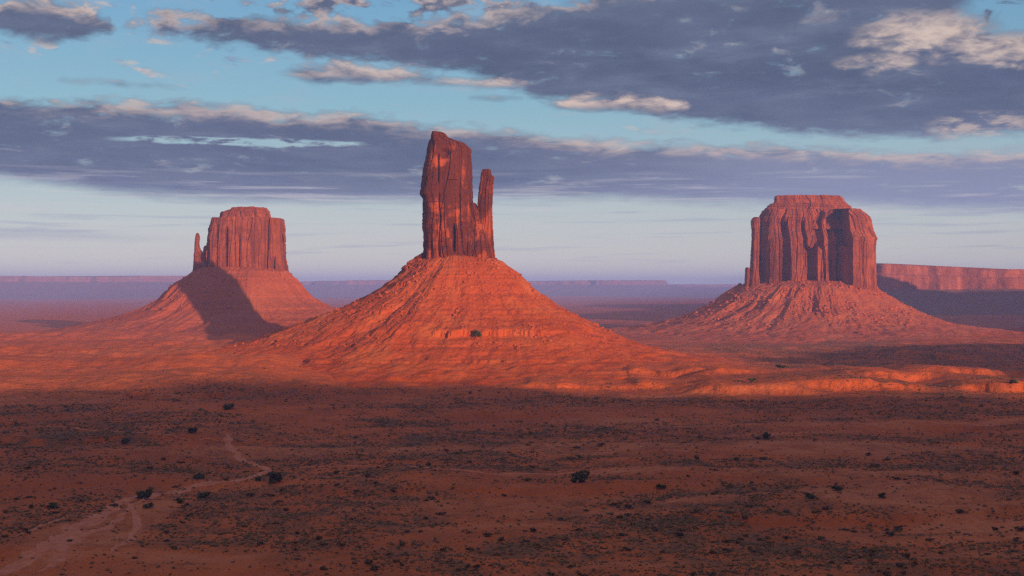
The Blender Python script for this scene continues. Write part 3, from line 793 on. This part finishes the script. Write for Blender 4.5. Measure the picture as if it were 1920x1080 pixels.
# ------------------------------------------------------------------ mesas
def mesa(name, outline, ztop, label, zfoot=90.0, batter=20.0, reach=230.0, rim=8.0, n=900, seed=1, w=60.0, fl=22.0, mats=(ROCK_FAR, SOIL_FAR), step=40.0, tilt=None, prom=0.0):
    o = np.array(outline, float)
    c = o.mean(0)
    t = thing(name, (c[0], c[1], 0), label, "mesa")
    # soften the corners of the outline
    P, s, per = resample_ring(o - c, n)
    for _ in range(int(n * step / per) + 1): P = (np.roll(P, 1, 0) + 2 * P + np.roll(P, -1, 0)) / 4
    T = np.roll(P, -1, 0) - np.roll(P, 1, 0); T /= np.hypot(T[:, 0], T[:, 1])[:, None]
    N = np.stack([T[:, 1], -T[:, 0]], -1)
    area = 0.5 * np.sum(P[:, 0] * np.roll(P[:, 1], -1) - np.roll(P[:, 0], -1) * P[:, 1])
    if area < 0: N = -N
    P2 = P + c
    big = fl * 2.0 * fbm2(P2[:, 0] / (w * 6), P2[:, 1] / (w * 6), 3, seed) + fl * (0.5 - np.abs(fbm2(P2[:, 0] / (w * 1.7), P2[:, 1] / (w * 1.7), 3, seed + 3)) * 2.0)
    big = big + prom * (0.6 * fbm2(P2[:, 0] / 520.0, P2[:, 1] / 520.0, 3, seed + 31) + 0.5 * (0.4 - np.abs(fbm2(P2[:, 0] / 240.0, P2[:, 1] / 240.0, 2, seed + 33)) * 2))
    rimz = ztop + rim * fbm2(P2[:, 0] / (w * 7), P2[:, 1] / (w * 7), 4, seed + 5) + 0.45 * rim * fbm2(P2[:, 0] / w, P2[:, 1] / w, 3, seed + 6)
    if tilt: rimz = rimz - tilt[2] * np.clip((P2[:, 0] - tilt[0]) / (tilt[1] - tilt[0]), 0, 1)
    nz = 60
    rows = []
    for i, u in enumerate(np.linspace(0, 1, nz)):
        z = zfoot - 40 + (rimz - zfoot + 40) * u
        d1, e1 = columns(s, per, z, w * 0.5, seed + 8, 60.0)
        ledge = batter * (1 - u) + (14 * (1 - sstep(0.66, 0.70, u)) if u < 0.9 else -6 * sstep(0.9, 1.0, u))
        off = big * (1.1 - 0.2 * u) + ledge + 0.35 * fl * d1 + 3.0 * fbm3(P2[:, 0] / 25, P2[:, 1] / 25, z / 25, 3, seed + 12)
        q = P + N * off[:, None]
        rows.append(np.column_stack([q, z]))
    for k in np.linspace(0, 1, 12)[1:]:
        q = rows[nz - 1][:, :2] * (1 - k)
        rows.append(np.column_stack([q, rows[nz - 1][:, 2] * (1 - k) + (ztop + (3 if tilt is None else -40)) * k + 2.0 * fbm2(q[:, 0] / 90, q[:, 1] / 90, 3, seed)]))
    g = np.array(rows)
    qd = grid_quads(g.shape[0], n, True)
    if area < 0: qd = qd[:, ::-1]
    link("cliff", mesh_np("cliff", g.reshape(-1, 3), qd, mats[0]), t)
    rows = []
    for u in np.linspace(0, 1, 60):
        z = (zfoot + 12) * (1 - u) ** 1.55 - 10 * u ** 2
        off = big * 1.2 * (1 - u) - 30 + (reach + 30) * u
        gl = 16 * np.sin(np.pi * min(1, u * 1.3)) * (0.3 - np.abs(fbm2(P2[:, 0] / (w * 1.3), P2[:, 1] / (w * 1.3), 4, seed + 20)))
        q = P + N * off[:, None]
        rows.append(np.column_stack([q, z + gl + 2.0 * fbm2((q + c)[:, 0] / 30, (q + c)[:, 1] / 30, 3, seed + 22)]))
    g = np.array(rows)
    qd = grid_quads(g.shape[0], n, True)[:, ::-1]
    if area < 0: qd = qd[:, ::-1]
    link("talus_slope", mesh_np("talus_slope", g.reshape(-1, 3), qd, mats[1]), t)
    return t

# mesa behind the viewpoint, then two unseen ones added at right to cast shade
mesa("mesa", [(-300, -1700), (-200, -1000), (193, -850), (493, -745), (725, -690), (835, -545), (1170, -550), (1235, -650), (1500, -655), (1800, -640), (2400, -560), (3000, -700), (3200, -2200), (800, -2500)],
     300, "long red mesa behind the viewpoint that shades the valley floor", zfoot=120, rim=13, seed=301, n=1200, reach=200, fl=8, w=40, step=16)
mesa("mesa", [(1240, 2600), (1540, 3300), (1935, 4430), (2110, 4250), (2620, 3760), (3900, 3480), (5200, 3600), (5000, 2400), (2600, 2200), (1700, 2300)],
     300, "unseen red mesa added off to the right to shade the foot of the far mesa", zfoot=80, rim=16, seed=321, n=1200, reach=90, fl=10, step=20)
mesa("mesa", [(904, 670), (1087, 930), (1274, 1215), (1814, 1330), (2180, 1000), (1680, 500), (1080, 420)],
     160, "unseen low red mesa added at the right to shade the flat before the broad butte", zfoot=60, rim=12, seed=331, n=700, reach=110, fl=6, w=40, step=16)
# seen in the picture
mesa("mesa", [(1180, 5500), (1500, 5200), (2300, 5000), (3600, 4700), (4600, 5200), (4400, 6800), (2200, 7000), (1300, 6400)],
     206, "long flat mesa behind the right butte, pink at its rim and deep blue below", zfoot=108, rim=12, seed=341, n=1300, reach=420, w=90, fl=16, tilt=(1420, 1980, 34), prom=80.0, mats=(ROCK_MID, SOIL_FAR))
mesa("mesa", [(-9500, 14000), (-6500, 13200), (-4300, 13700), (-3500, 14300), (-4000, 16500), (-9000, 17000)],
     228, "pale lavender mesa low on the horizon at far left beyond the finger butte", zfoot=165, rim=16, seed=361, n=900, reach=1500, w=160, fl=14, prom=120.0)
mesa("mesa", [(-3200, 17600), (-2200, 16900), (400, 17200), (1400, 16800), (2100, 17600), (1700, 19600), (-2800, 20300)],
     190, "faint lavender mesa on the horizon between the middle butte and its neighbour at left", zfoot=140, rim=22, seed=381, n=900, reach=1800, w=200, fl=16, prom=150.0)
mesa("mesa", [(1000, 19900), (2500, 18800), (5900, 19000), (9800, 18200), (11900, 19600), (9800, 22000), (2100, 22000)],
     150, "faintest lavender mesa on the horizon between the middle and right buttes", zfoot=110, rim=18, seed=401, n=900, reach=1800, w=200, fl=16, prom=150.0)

# ------------------------------------------------------------------ dirt track
def path_material():
    m, nt, p = material("pale_track_dirt")
    v = pos(nt)
    f = noise(nt, v, 0.25, 6, 0.65, 0.2)
    c = mixc(nt, smooth(f, 0.35, 0.65), (.50, .21, .14), (.40, .14, .08))
    nt.links.new(c, p.inputs['Base Color'])
    nt.links.new(bump(nt, f, 0.7, 0.8), p.inputs['Normal'])
    return m
TRACK = path_material()

def track(name, pts, w0, w1, seed):
    P = np.array([img_to_ground(a, b)[:2] for a, b in pts])
    s = np.concatenate([[0], np.cumsum(np.hypot(*np.diff(P, axis=0).T))])
    n = int(s[-1] / 1.2)
    t = np.linspace(0, s[-1], n)
    C_ = np.stack([np.interp(t, s, P[:, 0]), np.interp(t, s, P[:, 1])], -1)
    for _ in range(60): C_[1:-1] = (C_[:-2] + 2 * C_[1:-1] + C_[2:]) / 4
    T = np.gradient(C_, axis=0); T /= np.hypot(T[:, 0], T[:, 1])[:, None]
    N = np.stack([-T[:, 1], T[:, 0]], -1)
    C_ = C_ + N * (2.5 * fbm2(t / 30.0, t * 0, 3, seed))[:, None]
    w = np.interp(t, [0, t[-1]], [w0, w1])
    endf = np.minimum(1, np.minimum(t, t[-1] - t) / 20.0)
    cols = []
    for k in np.linspace(-1, 1, 9):
        off = k * w * endf * (0.75 + 0.7 * fbm2(t / 9.0, t * 0 + (0 if k < 0 else 40), 4, seed + 3))
        q = C_ + N * off[:, None]
        z = ground_h(q[:, 0], q[:, 1]) + 0.30 - 0.45 * abs(k) ** 3
        cols.append(np.column_stack([q, z]))
    g = np.array(cols)
    o = link(name, mesh_np(name, g.reshape(-1, 3), grid_quads(9, n, False)[:, ::-1], TRACK))
    return tag(o, kind='structure')
track("path", [(425, 812), (432, 840), (455, 862), (498, 880), (470, 895), (405, 905), (350, 915), (300, 925), (235, 935), (190, 965), (140, 990), (90, 1035), (20, 1062), (-60, 1090)], 3.0, 6.5, 501)
track("path", [(498, 880), (600, 876), (720, 876), (850, 884), (960, 889), (1060, 886), (1160, 886), (1280, 885)], 1.1, 1.8, 511)
track("path", [(235, 935), (260, 960), (250, 985), (245, 1010), (200, 1040)], 1.8, 3.0, 521)
track("path", [(300, 927), (250, 945), (205, 985), (150, 1010), (110, 1050), (60, 1078)], 1.6, 4.2, 551)
track("path", [(180, 962), (120, 970), (70, 990), (10, 1010)], 1.5, 2.6, 561)
track("path", [(60, 798), (180, 808), (300, 816), (380, 822), (425, 830)], 1.2, 1.2, 531)
track("path", [(960, 806), (1150, 800), (1400, 796), (1650, 792), (1940, 795)], 1.0, 1.0, 541)

# ------------------------------------------------------------------ plants
def leaf_material(name, a, b, k):
    m, nt, p = material(name)
    f = noise(nt, pos(nt), k, 4, 0.6, 0.0)
    nt.links.new(mixc(nt, smooth(f, 0.35, 0.65), a, b), p.inputs['Base Color'])
    return m
JUNIPER = leaf_material("juniper_green", (.055, .066, .032), (.10, .108, .05), 0.9)
SAGE = leaf_material("sagebrush_grey", (.090, .066, .040), (.175, .118, .066), 0.35)
BARK = leaf_material("juniper_bark", (.10, .065, .045), (.16, .11, .08), 3.0)
ROCKS = leaf_material("fallen_sandstone", (.30, .078, .026), (.42, .13, .05), 0.2)

ICO = None
def ico():
    t = (1 + 5 ** .5) / 2
    v = np.array([(-1, t, 0), (1, t, 0), (-1, -t, 0), (1, -t, 0), (0, -1, t), (0, 1, t), (0, -1, -t), (0, 1, -t), (t, 0, -1), (t, 0, 1), (-t, 0, -1), (-t, 0, 1)], float)
    v /= np.linalg.norm(v[0])
    f = np.array([(0, 11, 5), (0, 5, 1), (0, 1, 7), (0, 7, 10), (0, 10, 11), (1, 5, 9), (5, 11, 4), (11, 10, 2), (10, 7, 6), (7, 1, 8), (3, 9, 4), (3, 4, 2), (3, 2, 6), (3, 6, 8), (3, 8, 9), (4, 9, 5), (2, 4, 11), (6, 2, 10), (8, 6, 7), (9, 8, 1)], int)
    return v, f
IV, IF = ico()

def scatter_mesh(name, P, size, mat, squash=0.7, jitter=0.35, sink=0.25):
    n = len(P)
    v = IV[None] * (1 + jitter * (rng.random((n, 12, 1)) * 2 - 1)) + jitter * 0.4 * (rng.random((n, 12, 3)) * 2 - 1)
    sc = np.stack([size * (0.75 + 0.6 * rng.random(n)), size * (0.75 + 0.6 * rng.random(n)), size * squash * (0.7 + 0.6 * rng.random(n))], -1)
    a = rng.random(n) * 6.283
    v = v * sc[:, None, :]
    c, s = np.cos(a)[:, None], np.sin(a)[:, None]
    v = np.stack([v[..., 0] * c - v[..., 1] * s, v[..., 0] * s + v[..., 1] * c, v[..., 2]], -1)
    v = v + P[:, None, :] + np.array([0, 0, 1.0])[None, None] * (sc[:, None, 2:3] * (1 - sink * 2))
    f = (IF[None] + (np.arange(n) * 12)[:, None, None]).reshape(-1, 3)
    return mesh_np(name, v.reshape(-1, 3), f, mat, False, True)

def foliage_mesh(name, n, rx, rz, zc, leaf, mat, lumps, seed):
    """many small leaf-sized faces spread through the volume of a few lumps"""
    r = np.random.default_rng(seed)
    L = np.column_stack([(r.random((lumps, 2)) * 2 - 1) * rx * 0.62, zc + (r.random(lumps) * 2 - 1) * rz * 0.5])
    rad = rx * (0.35 + 0.3 * r.random(lumps))
    k = r.integers(0, lumps, n)
    d = r.normal(size=(n, 3)); d /= np.linalg.norm(d, axis=1)[:, None]
    p = L[k] + d * (rad[k] * r.random(n) ** 0.4)[:, None] * np.array([1, 1, rz / rx * 0.9])
    p[:, 2] = np.maximum(p[:, 2], 0.06)
    u = r.normal(size=(n, 3)); u /= np.linalg.norm(u, axis=1)[:, None]
    w = np.cross(u, r.normal(size=(n, 3))); w /= np.linalg.norm(w, axis=1)[:, None]
    s = leaf * (0.6 + 0.8 * r.random((n, 1)))
    v = np.stack([p - u * s - w * s * .6, p + u * s - w * s * .6, p + u * s + w * s * .6, p - u * s + w * s * .6], 1)
    q = np.arange(n * 4).reshape(-1, 4)
    return mesh_np(name, v.reshape(-1, 3), q, mat, False)

def limb_mesh(name, segs, mat, sides=6):
    V, Q = [], []
    for (a, b, r0, r1) in segs:
        a, b = np.array(a, float), np.array(b, float)
        d = b - a; d /= np.linalg.norm(d)
        u = np.cross(d, [0.3, 0.9, 0.1]); u /= np.linalg.norm(u); w = np.cross(d, u)
        o = len(V)
        for c, r in ((a, r0), (b, r1)):
            for k in range(sides):
                t = 6.2832 * k / sides
                V.append(c + (u * math.cos(t) + w * math.sin(t)) * r)
        for k in range(sides):
            Q.append((o + k, o + (k + 1) % sides, o + sides + (k + 1) % sides, o + sides + k))
    return mesh_np(name, np.array(V), np.array(Q), mat, True)

JUNIPERS = [  # bearing, size in metres, label
    (1086, 905, 4.6, 1.0, "large dark green juniper alone beside the thin track across the middle of the floor"),
    (271, 936, 3.6, 1.0, "dark round juniper at the edge of the pale track at lower left"),
    (515, 906, 4.2, 1.1, "rounded juniper just right of where the two pale tracks meet"),
    (372, 898, 3.4, 0.6, "low spreading juniper left of the bend in the pale track"),
    (380, 934, 3.4, 0.6, "low dark juniper below the straight stretch of the pale track"),
    (278, 953, 2.4, 0.7, "small juniper just below the round juniper at lower left"),
    (361, 812, 3.4, 0.9, "small juniper above the dark scrub patch, near the top end of the track"),
    (235, 832, 3.0, 0.8, "small juniper standing inside the dark scrub patch at left"),
    (424, 767, 5.5, 0.5, "wide flat juniper near the red bank under the sunlit ground at left"),
    (1438, 822, 3.2, 0.9, "small grey green juniper on the bare flat at right centre"),
    (1410, 717, 4.0, 0.8, "dark juniper among the sunlit banks at right"),
    (1466, 690, 7.0, 0.4, "wide low clump of dark juniper behind the sunlit banks at right"),
    (1897, 721, 5.0, 0.5, "flat dark juniper at the right edge above the last sunlit bank"),
    (1520, 934, 3.2, 0.5, "low dark juniper at the tip of the pale wash at right"),
    (1654, 934, 2.4, 0.8, "small round juniper on the pale wash at right"),
    (1570, 920, 2.6, 0.7, "small juniper on the upper edge of the pale wash at right"),
    (94, 953, 3.4, 0.5, "low olive juniper on the red flat near the left edge"),
    (338, 944, 2.2, 0.7, "smallest juniper on the red slope below the pale track"),
    (485, 902, 2.2, 0.8, "small juniper touching the left side of the rounded juniper at the track fork"),
    (1240, 918, 2.6, 0.6, "low juniper on the slope right of the large lone juniper"),
    (893, 632, 5.0, 1.1, "dark clump of juniper against the ledge on the middle butte's lower slope"),  # foliage put in for the dark of a shadowed cave
]
def butte_ground(x, y):
    """height of the scree of the middle butte at x, y"""
    p = GC.reshape(-1, 3)
    k = np.argmin((p[:, 0] + XC - x) ** 2 + (p[:, 1] + YC + 8.0 - y) ** 2)
    return p[k, 2]
crowns = [foliage_mesh("crown", 420, 1.0, 0.75, 0.72, 0.13, JUNIPER, 6, 900 + i) for i in range(4)]
trunk_me = limb_mesh("trunk", [((0, 0, -0.15), (0.05, 0.02, 0.35), 0.11, 0.08), ((0.05, 0.02, 0.35), (0.3, 0.1, 0.85), 0.07, 0.03), ((0.05, 0.02, 0.3), (-0.3, 0.15, 0.8), 0.06, 0.03), ((0.05, 0.02, 0.35), (0.02, -0.28, 0.9), 0.06, 0.025)], BARK)
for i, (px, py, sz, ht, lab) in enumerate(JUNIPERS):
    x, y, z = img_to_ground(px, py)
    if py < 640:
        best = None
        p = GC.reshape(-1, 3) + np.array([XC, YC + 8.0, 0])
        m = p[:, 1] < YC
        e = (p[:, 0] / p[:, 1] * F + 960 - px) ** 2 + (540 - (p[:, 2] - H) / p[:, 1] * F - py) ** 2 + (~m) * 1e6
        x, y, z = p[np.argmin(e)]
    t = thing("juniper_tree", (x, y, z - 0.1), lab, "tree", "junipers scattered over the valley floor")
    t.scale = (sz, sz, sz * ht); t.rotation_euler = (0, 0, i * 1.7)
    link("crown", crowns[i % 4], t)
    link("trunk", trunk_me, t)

# scrub: thousands of small bushes, thicker where the floor is covered
def scatter_points(n, y0, y1):
    y = y0 + (y1 - y0) * rng.random(n)
    x = (rng.random(n) * 2 - 1) * (0.47 * y)
    scr, snd, pal, lit_tint = ground_masks(x, y)
    clump = sstep(-0.25, 0.35, fbm2(x / 16.0, y / 12.0, 3, 555))
    pr = np.clip((0.10 + 0.9 * scr ** 1.3) * (0.25 + 0.75 * clump) * (1 - 0.8 * snd), 0.01, 1)
    keep = rng.random(n) < pr
    x, y = x[keep], y[keep]
    return np.column_stack([x, y, ground_h(x, y)])
P = np.vstack([scatter_points(90000, 415, 760), scatter_points(90000, 760, 1250), scatter_points(60000, 1250, 2500)])
size = 0.28 + 0.50 * rng.random(len(P)) ** 2.5 + 0.9 * (rng.random(len(P)) > 0.965) * rng.random(len(P))
size = size * np.interp(P[:, 1], [415, 1200, 2500], [1.0, 1.25, 1.7])
app = size / P[:, 1]
inview = np.abs(P[:, 0] / P[:, 1]) < 0.40
order = np.argsort(-app * inview)
top, rest = order[:270], order[270:]
scr_o = link("scrub", scatter_mesh("scrub", P[rest], size[rest], SAGE, 0.62))
tag(scr_o, "low grey-green desert scrub scattered over the valley floor", "scrub", kind='stuff')
bush = [foliage_mesh("desert_shrub", 150, 1.0, 0.7, 0.5, 0.19, SAGE, 4, 950 + i) for i in range(4)]
for i, k in enumerate(top):
    o = link("desert_shrub", bush[i % 4], None, (P[k, 0], P[k, 1], P[k, 2] - 0.08))
    s = size[k] * 1.15
    o.scale = (s * random.uniform(.9, 1.3), s, s * random.uniform(.7, 1.0)); o.rotation_euler = (0, 0, random.uniform(0, 6.28))
    tag(o, "small grey-green shrub growing on the shaded red valley floor", "shrub", "small shrubs scattered on the shaded floor")

# ------------------------------------------------------------------ fallen rock
def rubble(G, ox, oy, n, smin, smax, pw, t0, t1, nbig, where, seed):
    r = np.random.default_rng(seed)
    nr, nth = G.shape[:2]
    i = (nr * (t0 + (t1 - t0) * r.random(n))).astype(int)
    j = r.integers(0, nth, n)
    p = G[i, j] + np.array([ox, oy, 0]) + r.normal(size=(n, 3)) * np.array([.6, .6, 0])
    ok = (p[:, 1] < oy + 60) & (fbm2(p[:, 0] / 40.0, p[:, 1] / 40.0, 3, seed) > -0.25 + 0.4 * r.random(n))
    p = p[ok]
    s = smin + (smax - smin) * r.random(len(p)) ** pw
    front = p[:, 1] < oy - 20
    o = np.argsort(-s * front)
    big, rest = o[:nbig], o[nbig:]
    for k in big:
        me = BOULDERS[int(k) % len(BOULDERS)]
        b = link("boulder", me, None, tuple(p[k] - np.array([0, 0, s[k] * 0.1])))
        b.scale = (s[k] * 1.2, s[k], s[k] * 0.95); b.rotation_euler = (0, 0, r.random() * 6.28)
        tag(b, "fallen sandstone boulder lying on the scree slope of the " + where, "boulder", "boulders on the scree of the " + where)
    return p[rest], s[rest]

def boulder_mesh(seed):
    import bmesh
    bm = bmesh.new()
    bmesh.ops.create_icosphere(bm, subdivisions=3, radius=1.0)
    r = random.Random(seed)
    planes = [Vector((r.uniform(-1, 1), r.uniform(-1, 1), r.uniform(-.6, 1))).normalized() for _ in range(9)]
    for v in bm.verts:
        for pl in planes:
            d = v.co.dot(pl)
            lim = 0.62 + 0.2 * ((hash((seed, round(pl.x, 3))) % 100) / 100)
            if d > lim: v.co -= pl * (d - lim)
        v.co *= 1 + 0.03 * r.uniform(-1, 1)
    me = bpy.data.meshes.new("boulder"); bm.to_mesh(me); bm.free()
    me.materials.append(ROCKS)
    return me
BOULDERS = [boulder_mesh(s) for s in range(5)]
pts, szs = [], []
for a in ((GC, XC, YC + 8.0, 9000, .35, 2.6, 8, .12, .72, 40, "middle butte", 601),
          (GR, XR, YR + 38.0, 9000, .6, 4.2, 7, .08, .70, 50, "broad right butte", 602),
          (GL, XL, YL + 10.0, 3500, .5, 3.0, 7, .10, .60, 0, "left butte", 603)):
    p, s = rubble(*a); pts.append(p); szs.append(s)
rb = link("rubble", scatter_mesh("rubble", np.vstack(pts), np.concatenate(szs), ROCKS, 0.8, 0.35, 0.42))
tag(rb, "small broken sandstone blocks strewn over the scree slopes of the buttes", "rubble", kind='stuff')

# ------------------------------------------------------------------ air
def build_haze():
    x0, x1, y0, y1, z0, z1 = -31000, 31000, -31000, 31000, -60.0, 325.0
    v = [(x, y, z) for z in (z0, z1) for x, y in ((x0, y0), (x1, y0), (x1, y1), (x0, y1))]
    f = [(3, 2, 1, 0), (4, 5, 6, 7), (0, 1, 5, 4), (1, 2, 6, 5), (2, 3, 7, 6), (3, 0, 4, 7)]
    me = bpy.data.meshes.new("haze"); me.from_pydata(v, [], f); me.update()
    m = bpy.data.materials.new("desert_haze"); m.use_nodes = True
    nt = m.node_tree
    for n in list(nt.nodes): nt.nodes.remove(n)
    o = nt.nodes.new('ShaderNodeOutputMaterial')
    p = nt.nodes.new('ShaderNodeVolumePrincipled')
    p.inputs['Color'].default_value = (0.36, 0.56, 1.0, 1)
    p.inputs['Density'].default_value = 7.2e-5
    p.inputs['Anisotropy'].default_value = 0.0
    nt.links.new(p.outputs[0], o.inputs['Volume'])
    me.materials.append(m)
    return tag(link("haze", me), kind='stuff')
build_haze()
